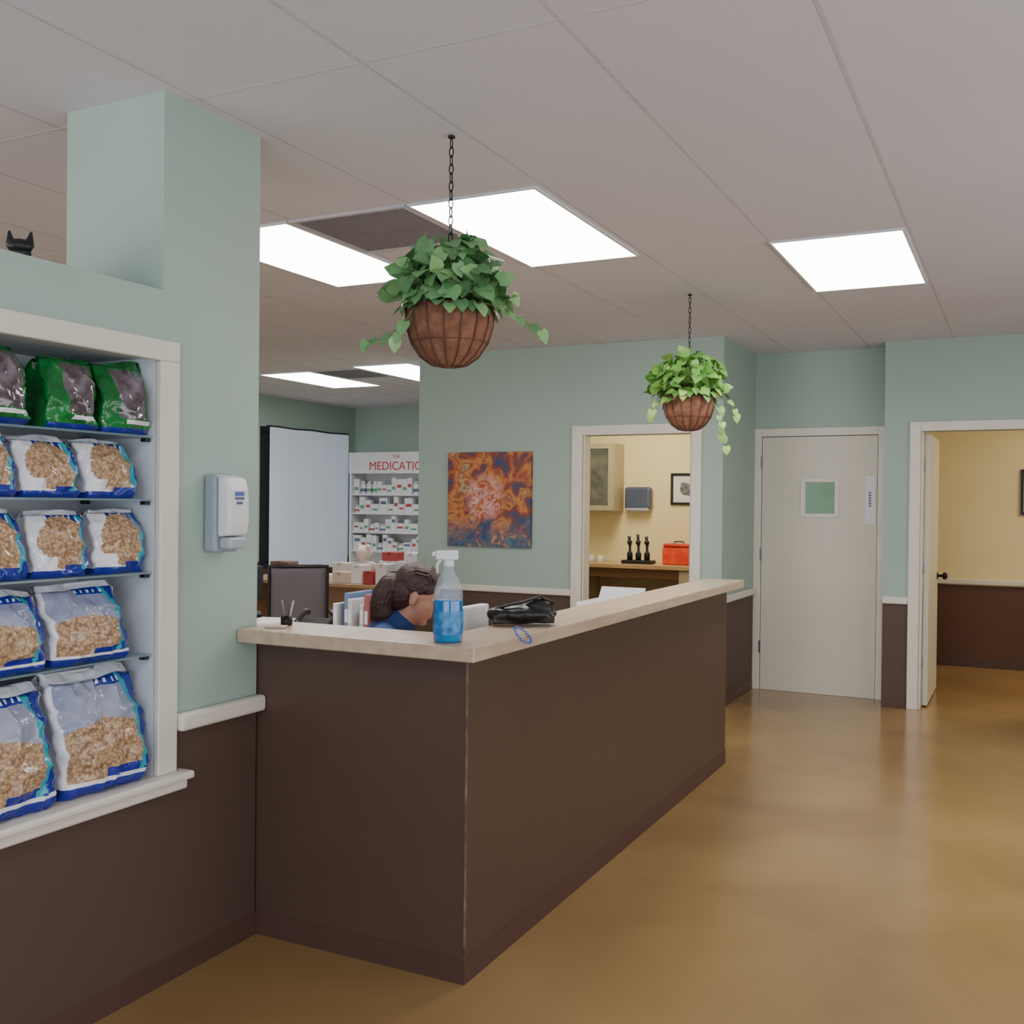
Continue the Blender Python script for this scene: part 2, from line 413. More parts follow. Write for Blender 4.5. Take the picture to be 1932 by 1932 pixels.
def bagmesh(w,h,D,des,seed,side=0):
    K=40;S=6;B=10;R=56
    mb=MB();vs=[];fs=[];ms=[]
    per=K+S+B+S
    for j in range(R+1):
        t=j/R
        Dt=D*(max(0,1-t**2.2))**.8+.008
        if t<.06: Dt*=(.86+.14*t/.06)
        wt=w*(.96+.04*math.sin(math.pi*t))*(1-.05*(t>.9)*(t-.9)/.1)
        for i in range(per):
            if i<K: u=i/K; X=Dt*(.5); Y=-wt/2+wt*u; bul=D*.22*(1-abs(2*u-1)**3)*math.sin(math.pi*min(1,t*1.05))**.6 if t<.95 else 0; X+=bul-(D*.12*(abs(2*u-1)**10))
            elif i<K+S: q=(i-K)/S; X=Dt*.5-Dt*q; Y=wt/2-.012*math.sin(math.pi*q)*(1-t)*2*(t); X-=(D*.12 if q<.01 else 0)
            elif i<K+S+B: q=(i-K-S)/B; X=-Dt*.5; Y=wt/2-wt*q
            else: q=(i-K-S-B)/S; X=-Dt*.5+Dt*q; Y=-wt/2+.03*math.sin(math.pi*q)*t
            rd=1-abs(2*noise.noise(Vector((Y*16+seed*2,t*h*13,X*5)))) 
            nz=noise.noise(Vector((X*14+seed*3.1,Y*14,t*h*14)))*.012+noise.noise(Vector((Y*36+seed,t*h*36,1)))*.006+(rd**3)*.012-.007
            zz=t*h+ (noise.noise(Vector((Y*9,seed,0)))*.02-.008 if t>.9 else 0)
            sl=math.sin(seed*2.3)*.012*t*t
            vs.append((X+nz-.02*t,Y+nz*.3+sl,zz))
    for j in range(R):
        for i in range(per):
            k=(i+1)%per
            fs.append((j*per+i,j*per+k,(j+1)*per+k,(j+1)*per+i))
            v=(j+.5)/R
            if i<K: ms.append(des((i+.5)/K,v))
            else: ms.append(1 if (v<.085 and side==0) else side)
    mb.add(vs,fs,0,True); mb.m=ms[:]
    mb.add([vs[i] for i in range(per)],[tuple(reversed(range(per)))],1)
    mb.add([vs[R*per+i] for i in range(per)],[tuple(range(per))],side)
    return mb
def bagrow(z,centers,w,h,D,des,name,label,group,side=0,x=-2.50):
    protos=[]
    for i,cy in enumerate(centers):
        if i<3:
            o=bagmesh(w,h*(1-.03*(i%2)),D,des,i*5+z*7,side).obj(name,BM,label=label,category='pet food bag',group=group)
            protos.append(o)
        else:
            o=protos[i%2].copy(); col.objects.link(o)
        o.location=(x+random.uniform(-.004,.004),cy,z); o.rotation_euler=(0,0,random.uniform(-.02,.02)-.02)
bagrow(.656,[2.135,1.80,1.465,1.13],.315,.352,.16,d_large,'pet_food_bag','large white and blue pet food bag with kibble picture','large pet food bags on the niche sill',x=-2.42)
bagrow(1.027,[2.09,1.81,1.53,1.25],.262,.228,.13,d_large,'pet_food_bag','medium white and blue pet food bag on glass shelf','medium pet food bags on the lower shelf',x=-2.425)
bagrow(1.275,[2.195,1.99,1.785,1.58,1.375],.182,.198,.10,d_med,'pet_treat_bag','small white and blue bag of pet treats on glass shelf','small treat bags on the third shelf',x=-2.415)
bagrow(1.495,[2.16,1.955,1.75,1.545,1.34],.184,.178,.10,d_med,'pet_treat_bag','small white pet treat bag with orange kibble picture','small treat bags on the second shelf',x=-2.415)
bagrow(1.685,[2.205,2.02,1.79,1.605,1.42],.174,.222,.10,d_green,'pet_food_bag','glossy green pet food bag with brown picture panel','green bags on the top shelf',side=5,x=-2.41)
sh0=None
for z in (1.02,1.268,1.488,1.678):
    if sh0 is None:
        sh0=thing('glass_shelf','clear glass shelf on small black clips inside niche','shelf',(-2.51,1.605,z),group='glass shelves in the display niche')
        MB().box(-.165,.155,-.693,.693,0,.006).obj('glass_pane',M_glass,parent=sh0)
        for yy in (-.683,.683):
            for xx in (-.12,.135):
                MB().box(xx-.012,xx+.012,yy-.009,yy+.009,-.012,-.0005).obj('shelf_clip',M_black,parent=sh0,bevel=.002)
    else: dup(sh0,(-2.51,1.605,z))
# ---------------------------------------------------------------- sanitizer dispenser
t=thing('soap_dispenser','white and grey wall-mounted hand sanitizer dispenser','soap dispenser',(-2.35,2.565,1.325))
MB().box(0,.05,-.058,.058,0,.25).obj('back_housing',mat('grey_plastic',(150,160,172),.4),parent=t,bevel=.012,seg=3)
b=MB(); vs=[];prof=[(.05,.05),(.092,.055),(.10,.10),(.098,.2),(.085,.24),(.05,.245)]
for yy in (-.05,.05): vs+=[(px,yy,pz) for px,pz in prof]
n=len(prof); b.add(vs,[tuple(range(n)),tuple(range(2*n-1,n-1,-1))]+[(i,(i+1)%n,(i+1)%n+n,i+n) for i in range(n)])
b.obj('cover',M_white,parent=t,bevel=.01,seg=3)
b=MB(); b.box(.05,.095,-.04,.04,.012,.05); b.obj('push_lever',mat('lever_grey',(170,178,188),.3),parent=t,bevel=.008)
b=MB(); b.box(.099,.1015,-.02,.02,.17,.178,0); b.box(.099,.1015,-.013,.013,.155,.163,0); b.box(.099,.1015,-.02,.02,.182,.195,1)
b.obj('badge',[mat('badge_grey',(90,100,130),.5),mat('badge_blue',(90,110,170),.5)],parent=t)
# ---------------------------------------------------------------- cat figurine
b=MB(); b.ell((0,0,.035),(.05,.035,.035)); b.ell((.02,0,.06),(.028,.03,.045)); b.ell((.03,0,.088),(.026,.036,.022))
for sy in (-1,1):
    b.tube([(.028,sy*.024,.09),(.026,sy*.03,.134)],[.016,.003],8)
    b.ell((.05,sy*.014,.012),(.018,.01,.012))
b.tube([(-.045,0,.02),(-.06,.03,.015),(-.03,.05,.012),(.01,.05,.012)],[.009,.008,.007,.005],8)
b.obj('cat_figurine',M_black,loc=(-2.62,2.05,2.131),rot=(0,0,-.9),remesh=.003,smoothit=2,label='small black cat figurine with pointed ears on wall ledge',category='figurine')
# ---------------------------------------------------------------- plants
def leafmat(n,a,bb_):
    return mat(n,a,.42,rgb2=bb_,vs=9,detail=2)
def leaf(mb,pos,direc,nrm,size,m=0):
    y=Vector(direc).normalized(); z=Vector(nrm); z=(z-y*z.dot(y)); 
    if z.length<.01: z=y.orthogonal()
    z.normalize(); x=y.cross(z)
    T=Matrix.Translation(pos)@Matrix((x,y,z)).transposed().to_4x4()@Matrix.Diagonal((size,size,size,1))
    mid=[(0,0,0),(0,.3,.03),(0,.62,.0),(0,1.0,-.14)]
    sd=[(.30,-.10,.06),(.46,.16,.08),(.40,.5,.04),(.18,.8,-.06)]
    vs=mid+sd+[(-a,b_,c_) for a,b_,c_ in sd]
    fs=[(0,4,5,1),(1,5,6,2),(2,6,7,3),(0,1,9,8),(1,2,10,9),(2,3,11,10)]
    mb.add(vs,fs,m,True,T)
SR=Vector((.8955,.445,0)); SF=Vector((-.445,.8955,0))
M_coco=mat('coco_liner',(146,100,76),.9,rgb2=(118,78,58),vs=30,bump=.8,bs=60)
def plant(px,py,zr,seed,mats,label,wid,hgt,vines,nleaf,chain_end,sz,up):
    random.seed(seed)
    root=thing('hanging_plant',label,'hanging plant',(px,py,zr-.195))
    rz=.195
    prof=[(.02,0),(.06,.008),(.098,.035),(.128,.08),(.145,.135),(.15,rz),(.138,rz),(.13,.15),(.05,.12)]
    MB().lathe(prof,n=32).obj('basket_liner',M_coco,parent=root)
    b=MB()
    for i in range(16):
        a=2*math.pi*i/16; pts=[((r+.003)*math.cos(a),(r+.003)*math.sin(a),z) for r,z in prof[:6]]
        b.tube(pts,.0022,6)
    for zz,rr in ((rz,.153),(.08,.131)):
        b.tube([(rr*math.cos(2*math.pi*i/32),rr*math.sin(2*math.pi*i/32),zz) for i in range(32)],.003 if zz>.1 else .0015,6,closed=True)
    b.obj('wire_frame',mat('rust_wire',(98,66,54),.6,metal=.3),parent=root)
    b=MB()
    for i in range(3):
        a=2*math.pi*i/3+.5; b.tube([(.15*math.cos(a),.15*math.sin(a),rz),(0,0,chain_end)],.0022,5)
    ztop=CZ-(zr-.195)
    z=chain_end; i=0
    while z<ztop-.02:
        hl=.018; w_=.0075; pts=[]
        for q in range(12):
            a=2*math.pi*q/12; lx=w_*math.cos(a); lz=hl*math.sin(a)*1.0
            pts.append((lx,0,z+hl+lz) if i%2==0 else (0,lx,z+hl+lz))
        b.tube(pts,.0021,5,closed=True); z+=.029; i+=1
    b.lathe([(.012,0),(.012,.006),(.004,.01)],c=(0,0,ztop-.012),n=12)
    b.obj('chain',M_dmetal,parent=root)
    L=MB()
    for i in range(nleaf):
        a=random.uniform(0,2*math.pi); e=random.uniform(.0,1.4); rr=random.uniform(.5,1.0)
        p=Vector((math.cos(a)*math.cos(e)*wid*rr,math.sin(a)*math.cos(e)*wid*rr,rz+.02+math.sin(e)*hgt*rr))
        out=Vector((math.cos(a),math.sin(a),0))
        dr=out*random.uniform(.3,1)+Vector((random.uniform(-.7,.7),random.uniform(-.7,.7),random.uniform(-.9,up)))
        nr=out*1.1+Vector((0,0,.6))+Vector((random.uniform(-.7,.7),random.uniform(-.7,.7),0))
        leaf(L,p,dr,nr,random.uniform(.75,1.2)*sz,random.choice([0,0,1,1,2]))
        q=Vector((out.x*.05,out.y*.05,rz-.01))
        L.tube([q,(q+p)/2+Vector((0,0,.03)),p],.0014,4,3)
    for i in range(30):
        a=2*math.pi*i/30; out=Vector((math.cos(a),math.sin(a),0)); p=out*random.uniform(.13,.17)+Vector((0,0,rz+random.uniform(-.02,.05)))
        leaf(L,p,out*.6+Vector((0,0,-random.uniform(.1,.9))),out+Vector((0,0,.5)),random.uniform(.7,1.0)*sz,random.choice([0,1,2]))
    for v in vines:
        pts=[SR*a+SF*f_+Vector((0,0,z)) for a,f_,z in v]
        fine=[]
        for i in range(len(pts)-1):
            for t in range(5): fine.append(pts[i].lerp(pts[i+1],t/5))
        fine.append(pts[-1]); L.tube(fine,.002,5,3)
        for i in range(4,len(fine),4):
            t=(fine[i]-fine[i-1]).normalized(); sd=1 if i%2 else -1
            leaf(L,fine[i],t+Vector((0,0,-.5))+SF*sd*.4,Vector((0,0,1))-SF*.6,random.uniform(.6,.9)*sz,random.choice([0,1,2]))
        leaf(L,fine[-1],(fine[-1]-fine[-2])+Vector((0,0,-.02)),Vector((0,0,1))-SF*.8,.8*sz,2)
    L.obj('foliage',mats,parent=root)
stem=mat('stem_green',(100,130,70),.6)
pm1=[leafmat('leaf_deep',(112,160,104),(84,134,86)),leafmat('leaf_mid',(130,180,116),(98,152,96)),leafmat('leaf_palest',(162,202,134),(124,174,110)),stem]  # leaf greens from deep to pale, mostly dealt at random
pm2=[leafmat('leaf_bright',(112,166,74),(86,144,60)),leafmat('leaf_lime',(140,190,88),(108,162,74)),leafmat('leaf_pale',(172,210,112),(140,184,88)),stem]
plant(-1.743,3.02,2.145,11,pm1,'lush green trailing plant in brown wire basket on chain',.205,.225,
  [[(.12,-.02,.2),(.2,0,.19),(.25,.02,.16),(.31,.02,.13)],[(-.12,0,.2),(-.17,-.02,.13),(-.22,-.02,.09),(-.28,0,.085)],[(-.1,-.1,.2),(-.15,-.1,.12),(-.17,-.1,.08)],[(.1,-.1,.2),(.17,-.06,.2),(.21,-.05,.24)]],330,.36,.062,.5)
plant(-1.765,5.87,2.125,23,pm2,'bright green trailing plant in small brown hanging basket',.24,.25,
  [[(.12,-.05,.2),(.18,-.06,.12),(.19,-.06,.0),(.21,-.06,-.09)],[(.14,-.02,.2),(.25,-.02,.17),(.28,0,.1)],[(-.13,0,.2),(-.2,0,.16),(-.22,0,.1)],[(.1,-.12,.2),(.16,-.14,.05),(.17,-.12,-.02)]],290,.40,.068,.4)
# ---------------------------------------------------------------- spray bottle
t=thing('spray_bottle','clear spray bottle half full of blue liquid, white trigger','spray bottle',(-1.585,2.755,1.0645),.5)
M_clear=mat('clear_plastic',(205,218,232),.08,alpha=.3)
b=MB(); b.lathe([(.044,.128),(.045,.135),(.044,.16),(.034,.19),(.018,.215),(.014,.235)],n=24,capb=False); b.obj('bottle_body',M_clear,parent=t)
b=MB(); b.lathe([(.04,0),(.046,.006),(.046,.06),(.0445,.127),(.0445,.129)],n=24); b.obj('liquid',mat('blue_liquid',(10,130,190),.08,rgb2=(6,104,176),coat=.6),parent=t)
b=MB(); b.lathe([(.0468,.025),(.0468,.095)],n=24,capb=False,capt=False); b.obj('product_label',mat('label_blue',(20,84,160),.35,rgb2=(60,150,196),vs=40),parent=t)
b=MB(); b.lathe([(.017,.23),(.017,.25),(.012,.253)],n=16); b.box(-.04,.03,-.011,.011,.252,.28); b.box(-.052,-.04,-.007,.007,.262,.276); b.obj('spray_head',M_white,parent=t,bevel=.004)
b=MB(); b.tube([(-.024,0,.255),(-.036,0,.235),(-.034,0,.21)],[.006,.005,.004],8); b.obj('trigger',M_white,parent=t)
# ---------------------------------------------------------------- handbag
t=thing('handbag','soft black leather pouch bag lying on the countertop','handbag',(-1.575,3.26,1.0705),.6)
b=MB()
b.ell((0,0,.034),(.125,.062,.034),nu=40,nv=20); b.ell((.055,0,.052),(.06,.045,.042)); b.ell((-.075,.0,.032),(.052,.052,.031)); b.box(-.11,.11,-.045,.045,.001,.03)
bag=b.obj('bag_body',M_leather,parent=t,remesh=.004,smoothit=6)
tx=bpy.data.textures.new('wr','CLOUDS'); tx.noise_scale=.06
dm=bag.modifiers.new('d','DISPLACE'); dm.texture=tx; dm.strength=.008; dm.mid_level=.7
b=MB(); b.tube([(-.1,-.02,.05),(-.06,-.03,.066),(0,-.03,.078),(.06,-.02,.096),(.11,-.01,.07)],.005,8)
b.obj('strap',M_leather,parent=t)
# blue coil
b=MB(); pts=[]
for i in range(90):
    a=2*math.pi*i/90; rr=.034+.003*math.cos(a*18)
    pts.append((rr*math.cos(a),rr*math.sin(a),.003*math.sin(a*18)))
b.tube(pts,.0022,5,closed=True)
b.obj('coil_bracelet',mat('blue_plastic',(60,100,200),.3),loc=(-1.447,3.0,1.066),rot=(0,.75,0),label='blue plastic spiral wrist coil draped over counter edge',category='wrist coil')
# ---------------------------------------------------------------- office chair
def office_chair(loc,rz,label):
    r=thing('office_chair',label,'office chair',loc,rz)
    b=MB(); b.box(-.23,.23,-.23,.23,.40,.455); b.obj('seat',M_black,parent=r,bevel=.025,seg=3)
    b=MB(); vs=[];fs=[]
    for j in range(9):
        for i in range(9):
            yy=-.2+.4*i/8; zz=.56+.44*j/8
            vs.append((-.24-.03*(1-(yy/.2)**2)-.05*(j/8),yy,zz))
    for j in range(8):
        for i in range(8): fs.append((j*9+i,j*9+i+1,(j+1)*9+i+1,(j+1)*9+i))
    b.add(vs,fs,0,True); o=b.obj('backrest',M_mesh,parent=r); s=o.modifiers.new('s','SOLIDIFY'); s.thickness=.012
    b=MB(); rim=[vs[i] for i in range(9)]+[vs[j*9+8] for j in range(1,9)]+[vs[72+i] for i in range(7,-1,-1)]+[vs[j*9] for j in range(7,0,-1)]
    b.tube(rim,.012,8,closed=True); b.tube([(-.1,0,.39),(-.24,0,.4),(-.275,0,.57)],.018,8); b.obj('back_frame',M_black,parent=r)
    b=MB(); b.tube([(0,0,.12),(0,0,.40)],.025,12); b.obj('pole',M_dmetal,parent=r)
    for sy in (-1,1):
        b=MB(); b.tube([(-.05,sy*.24,.42),(-.05,sy*.27,.64)],.012,8); b.box(-.13,.1,sy*.27-.025,sy*.27+.025,.64,.665); b.obj('armrest',M_black,parent=r,bevel=.008)
    for i in range(5):
        a=2*math.pi*i/5+.3; b=MB(); b.tube([(0,0,.12),(.28*math.cos(a),.28*math.sin(a),.07)],[.022,.014],8); b.ell((.28*math.cos(a),.28*math.sin(a),.03),(.03,.02,.03)); b.obj('leg',M_black,parent=r)
    return r
office_chair((-4.73,6.0,0),2.3,'black office chair with grey mesh back by desk').scale=(1,1,1.04)
# ---------------------------------------------------------------- person
PR=(-2.37,3.38,0); PRZ=.46
office_chair((PR[0]-.03,PR[1]-.01,0),PRZ,'black office chair under the seated person').scale=(1,1,.98)
M_skin=mat('skin',(198,144,120),.5,rgb2=(188,134,110)); M_hair=mat('dark_hair',(78,48,42),.5,rgb2=(44,26,24),vs=26,stretch=(.5,3,1.2),bump=.6,bs=60)
M_shirt=mat('blue_scrub',(38,68,126),.8,bump=.3,bs=20); M_pants=mat('navy_trousers',(30,34,52),.85,bump=.3,bs=20)
p=thing('person','seated person in blue top with dark tied-back hair, head bowed','person',PR,PRZ)
HM=Matrix.Translation((.245,0,1.125))@Matrix.Rotation(math.radians(20),4,'Y')@Matrix.Diagonal((.95,.95,.97,1))
b=MB()
b.ell((-.008,0,.03),(.094,.074,.088),M=HM); b.ell((.03,0,-.025),(.058,.058,.088),M=HM); b.ell((.055,0,-.095),(.025,.027,.02),M=HM)
b.ell((.015,0,-.07),(.05,.05,.04),M=HM)
b.tube([(.083,0,.018),(.102,0,-.022)],[.007,.011],8,M=HM); b.ell((.1,0,-.026),(.012,.013,.008),M=HM)
b.ell((.081,0,-.058),(.011,.021,.006),M=HM); b.ell((.079,0,-.068),(.011,.018,.006),M=HM)
b.ell((.074,0,.028),(.014,.045,.008),M=HM)
for sy in(-1,1):
    b.ell((-.005,sy*.079,-.012),(.018,.009,.031),M=HM,R=Matrix.Rotation(sy*.3,3,'Z')); b.ell((.06,sy*.034,-.03),(.02,.018,.022),M=HM)
b.cap((.17,0,.99),(.225,0,1.07),.05,.046)
b.ell((0,0,.56),(.12,.165,.11)); b.ell((.05,0,.72),(.105,.14,.16)); b.ell((.1,0,.87),(.11,.165,.13)); b.cap((.13,-.13,.955),(.13,.13,.955),.05,.05)
for sy in(-1,1):
    b.cap((.13,sy*.165,.95),(.24,sy*.22,.745),.048,.038); b.cap((.24,sy*.22,.745),(.395,sy*.12,.780),.038,.025)
    b.ell((.44,sy*.105,.768),(.045,.038,.014))
    for q in range(4):
        oy=sy*.105+(q-1.5)*.019; ln=[.055,.068,.064,.048][q if sy>0 else 3-q]
        b.cap((.475,oy,.768),(.475+ln*.55,oy,.772),.0085,.0085,n=8); b.cap((.475+ln*.55,oy,.772),(.475+ln,oy,.755),.0085,.007,n=8)
    b.cap((.42,sy*.105-sy*.03,.765),(.46,sy*.105-sy*.06,.755),.011,.009,n=8)
    b.cap((.0,sy*.09,.55),(.42,sy*.11,.52),.085,.058); b.cap((.42,sy*.11,.52),(.40,sy*.11,.10),.055,.036)
    b.cap((.38,sy*.11,.045),(.55,sy*.12,.035),.04,.03)
b.obj('body',M_skin,parent=p,remesh=.006,smoothit=2)
b=MB(); b.ell((0,0,.575),(.14,.178,.115)); b.ell((.05,0,.72),(.118,.153,.17)); b.ell((.1,0,.87),(.122,.178,.135)); b.cap((.13,-.14,.965),(.13,.14,.965),.06,.06); b.cap((.12,0,.97),(.18,0,1.01),.075,.062)
for sy in(-1,1): b.cap((.13,sy*.168,.96),(.21,sy*.205,.82),.064,.056)
b.obj('shirt',M_shirt,parent=p,remesh=.008,smoothit=3)
b=MB(); b.ell((0,0,.545),(.135,.18,.095))
for sy in(-1,1): b.cap((.0,sy*.09,.55),(.42,sy*.11,.52),.095,.068); b.cap((.42,sy*.11,.52),(.40,sy*.11,.13),.066,.055)
b.obj('trousers',M_pants,parent=p,remesh=.009,smoothit=2)
for sy in(-1,1):
    b=MB(); b.cap((.37,sy*.11,.048),(.56,sy*.12,.04),.047,.037); b.cap((.385,sy*.11,.06),(.395,sy*.11,.12),.045,.042); b.obj('shoe',M_black,parent=p,remesh=.008,smoothit=2)
b=MB(); b.ell((-.020,0,.045),(.095,.084,.088),M=HM); b.ell((.03,0,.085),(.054,.064,.036),M=HM); b.ell((-.055,0,-.005),(.062,.080,.084),M=HM); b.ell((.025,0,.045),(.052,.080,.045),M=HM)
b.ell((-.115,0,-.01),(.055,.062,.062),M=HM); b.ell((-.125,0,-.065),(.052,.062,.055),M=HM); b.ell((-.105,-.01,-.115),(.045,.055,.05),M=HM)
random.seed(31)
for i in range(18):
    a=6.28*i/18; dx=.040*math.cos(a); dy=.050*math.sin(a)
    b.tube([(-.085+dx*.6,dy*.8,.035),(-.122+dx,dy,.01),(-.128+dx*1.15,dy*1.15,-.045),(-.122+dx*1.1,dy*1.1,-.10),(-.105+dx*.9,dy*.9,-.155-random.uniform(0,.02))],[.006,.007,.008,.007,.003],6,M=HM)
for i in range(15):
    y0=-.072+.144*i/14; w_=math.sqrt(max(0,1-(y0/.09)**2))
    b.tube([(.072*w_,y0,.06+.03*w_),(.02,y0*1.08,.045+.086*w_),(-.05*w_,y0*1.08,.04+.083*w_),(-.105*w_,y0,.05),(-.12,y0*.4,.02)],[.004,.005,.005,.005,.005],6,M=HM)
b.obj('hair',M_hair,parent=p,remesh=.003,smoothit=3)
for sy in(-1,1):
    b=MB(); b.ell((.0765,sy*.03,.008),(.01,.012,.008),0,M=HM); b.ell((.0855,sy*.03,.005),(.003,.005,.005),1,M=HM); b.obj('eye',[M_white,M_black],parent=p)
    b=MB(); b.tube([(.086,sy*.015,.028),(.086,sy*.03,.034),(.076,sy*.048,.03)],[.003,.0035,.002],6,M=HM); b.obj('eyebrow',M_hair,parent=p)
def monitor(loc,rz,w,h,zt,mc,label):
    t=thing('computer_monitor',label,'computer monitor',loc,rz)
    MB().box(-.02,.02,-w/2,w/2,zt-h,zt).obj('casing',mc,parent=t,bevel=.006)
    MB().box(.0195,.0215,-w/2+.015,w/2-.015,zt-h+.015,zt-.015).obj('screen',M_black,parent=t)
    b=MB(); b.tube([(-.02,0,zt-h*.6),(-.04,0,.01)],.016,8); b.lathe([(.1,0),(.1,.008),(.03,.014)],c=(-.03,0,0),n=24); b.obj('stand',mc,parent=t)
monitor((-1.81,3.33,.7305),math.pi,.18,.22,.385,M_white,'white computer monitor on the lower work surface')
# ---------------------------------------------------------------- painting
def painting_mat():
    m,nt,b=base('abstract_paint'); tc=nt.nodes.new('ShaderNodeTexCoord')
    def ns(scale,dist,off,det=2):
        mp=nt.nodes.new('ShaderNodeMapping'); mp.inputs['Location'].default_value=off; nt.links.new(tc.outputs['Object'],mp.inputs[0])
        n=nt.nodes.new('ShaderNodeTexNoise'); n.inputs['Scale'].default_value=scale; n.inputs['Detail'].default_value=det; n.inputs['Distortion'].default_value=dist
        nt.links.new(mp.outputs[0],n.inputs['Vector']); return n
    def ramp(src,stops):
        r=nt.nodes.new('ShaderNodeValToRGB'); e=r.color_ramp.elements
        e[0].position=stops[0][0]; e[0].color=lin(stops[0][1]); e[1].position=stops[-1][0]; e[1].color=lin(stops[-1][1])
        for ps,c_ in stops[1:-1]:
            x=e.new(ps); x.color=lin(c_)
        nt.links.new(src,r.inputs['Fac']); return r
    r=ramp(ns(6.5,.5,(0,0,0),3).outputs['Fac'],[(.32,(40,70,110)),(.4,(90,64,84)),(.46,(120,60,50)),(.51,(176,92,52)),(.56,(200,136,66)),(.6,(130,66,52)),(.65,(206,160,96)),(.7,(80,110,112))])
    mp=nt.nodes.new('ShaderNodeMapping'); mp.inputs['Scale'].default_value=(4.5,1,4.2); mp.inputs['Location'].default_value=(.15,0,-.40*4.2)
    nt.links.new(tc.outputs['Object'],mp.inputs[0])
    g=nt.nodes.new('ShaderNodeTexGradient'); g.gradient_type='SPHERICAL'; nt.links.new(mp.outputs[0],g.inputs[0])
    n3=ns(11,1.2,(3,1,2))
    r2=ramp(n3.outputs['Fac'],[(.35,(150,60,56)),(.45,(206,120,70)),(.52,(220,180,176)),(.58,(180,76,60)),(.65,(226,200,190))])
    mr=nt.nodes.new('ShaderNodeMapRange'); mr.inputs[1].default_value=.1; mr.inputs[2].default_value=.45; mr.inputs[4].default_value=.85
    nt.links.new(g.outputs['Fac'],mr.inputs[0])
    mx=nt.nodes.new('ShaderNodeMixRGB'); nt.links.new(mr.outputs[0],mx.inputs[0]); nt.links.new(r.outputs[0],mx.inputs[1]); nt.links.new(r2.outputs[0],mx.inputs[2])
    sp=nt.nodes.new('ShaderNodeSeparateXYZ'); nt.links.new(tc.outputs['Object'],sp.inputs[0])
    m3=nt.nodes.new('ShaderNodeMapRange'); m3.inputs[1].default_value=.26; m3.inputs[2].default_value=.06; m3.inputs[4].default_value=.85
    nt.links.new(sp.outputs['Z'],m3.inputs[0])
    r4=ramp(n3.outputs['Fac'],[(.38,(36,70,110)),(.48,(60,110,130)),(.55,(100,70,84)),(.62,(170,140,124))])
    mx2=nt.nodes.new('ShaderNodeMixRGB'); nt.links.new(m3.outputs[0],mx2.inputs[0]); nt.links.new(mx.outputs[0],mx2.inputs[1]); nt.links.new(r4.outputs[0],mx2.inputs[2])
    nt.links.new(mx2.outputs[0],b.inputs['Base Color']); b.inputs['Roughness'].default_value=.5
    return m
t=thing('wall_painting','square unframed canvas in abstract orange, red and blue','painting',(-3.885,7.42,1.14))
MB().box(-.38,.38,-.035,0,0,.77).obj('canvas',painting_mat(),parent=t,bevel=.003)
# ---------------------------------------------------------------- pantry room
M_cab=mat('cabinet_wood',(182,170,142),.45,rgb2=(172,158,130),stretch=(1,1,.2)); M_cg=mat('cabinet_glass',(84,86,80),.12,rgb2=(120,116,104),vs=7)
t=thing('wall_cabinet','tan wall cabinet with a glass door','cabinet',(-4.08,10.098,1.43))
MB().box(-.36,.36,-.30,0,0,.69).obj('body',M_cab,parent=t,bevel=.003)
for x0 in (-.355,.005):
    f=MB()
    f.box(x0,x0+.05,-.32,-.301,.005,.685); f.box(x0+.30,x0+.35,-.32,-.301,.005,.685); f.box(x0+.05,x0+.30,-.32,-.301,.005,.055); f.box(x0+.05,x0+.30,-.32,-.301,.635,.685)
    dd=f.obj('door',M_cab,parent=t)
    MB().box(x0+.05,x0+.30,-.31,-.302,.055,.635).obj('glass_pane',M_cg,parent=dd)
M_wd=mat('dark_wood',(120,84,56),.5)
t=thing('base_cabinet','tan base cabinet beside open knee space under kitchen counter','cabinet',(-3.3,10.09,0))
b=MB(); b.box(-1.14,-.66,-.55,0,0,.87); b.box(-.66,1.1,-.06,0,0,.87); b.box(.35,1.1,-.55,-.06,0,.87); b.obj('body',M_cab,parent=t,bevel=.003)
b=MB(); b.box(-.659,.349,-.55,-.061,.78,.869); b.obj('apron',M_wd,parent=t,bevel=.003)
for x0 in (-1.13,.36,.73):
    wd_=.46 if x0<0 else .36
    dd=MB().box(x0,x0+wd_,-.57,-.551,.08,.66).obj('door',M_cab,parent=t,bevel=.004)
    MB().tube([(x0+wd_-.04,-.585,.5),(x0+wd_-.04,-.585,.6)],.006).obj('handle',M_metal,parent=dd)
    dd=MB().box(x0,x0+wd_,-.57,-.551,.67,.86).obj('drawer',M_cab,parent=t,bevel=.004)
    MB().tube([(x0+wd_/2-.05,-.585,.77),(x0+wd_/2+.05,-.585,.77)],.006).obj('handle',M_metal,parent=dd)
MB().box(-1.14,1.1,-.6,0,0,.04).obj('kitchen_worktop',mat('pantry_top',(190,156,116),.3),loc=(-3.3,10.098,.871),bevel=.004,label='light wood-look worktop over the tan base cabinets',category='worktop')
t=thing('towel_dispenser','grey-blue paper towel dispenser on yellow wall','paper towel dispenser',(-3.54,10.1,1.43))
b=MB(); b.box(-.14,.14,-.1,0,.02,.25); b.obj('case',mat('smoke_plastic',(84,92,116),.25),parent=t,bevel=.03,seg=3)
MB().box(-.12,.12,-.104,-.02,0,.035).obj('dispensing_slot',mat('light_grey',(170,172,180),.4),parent=t,bevel=.01)
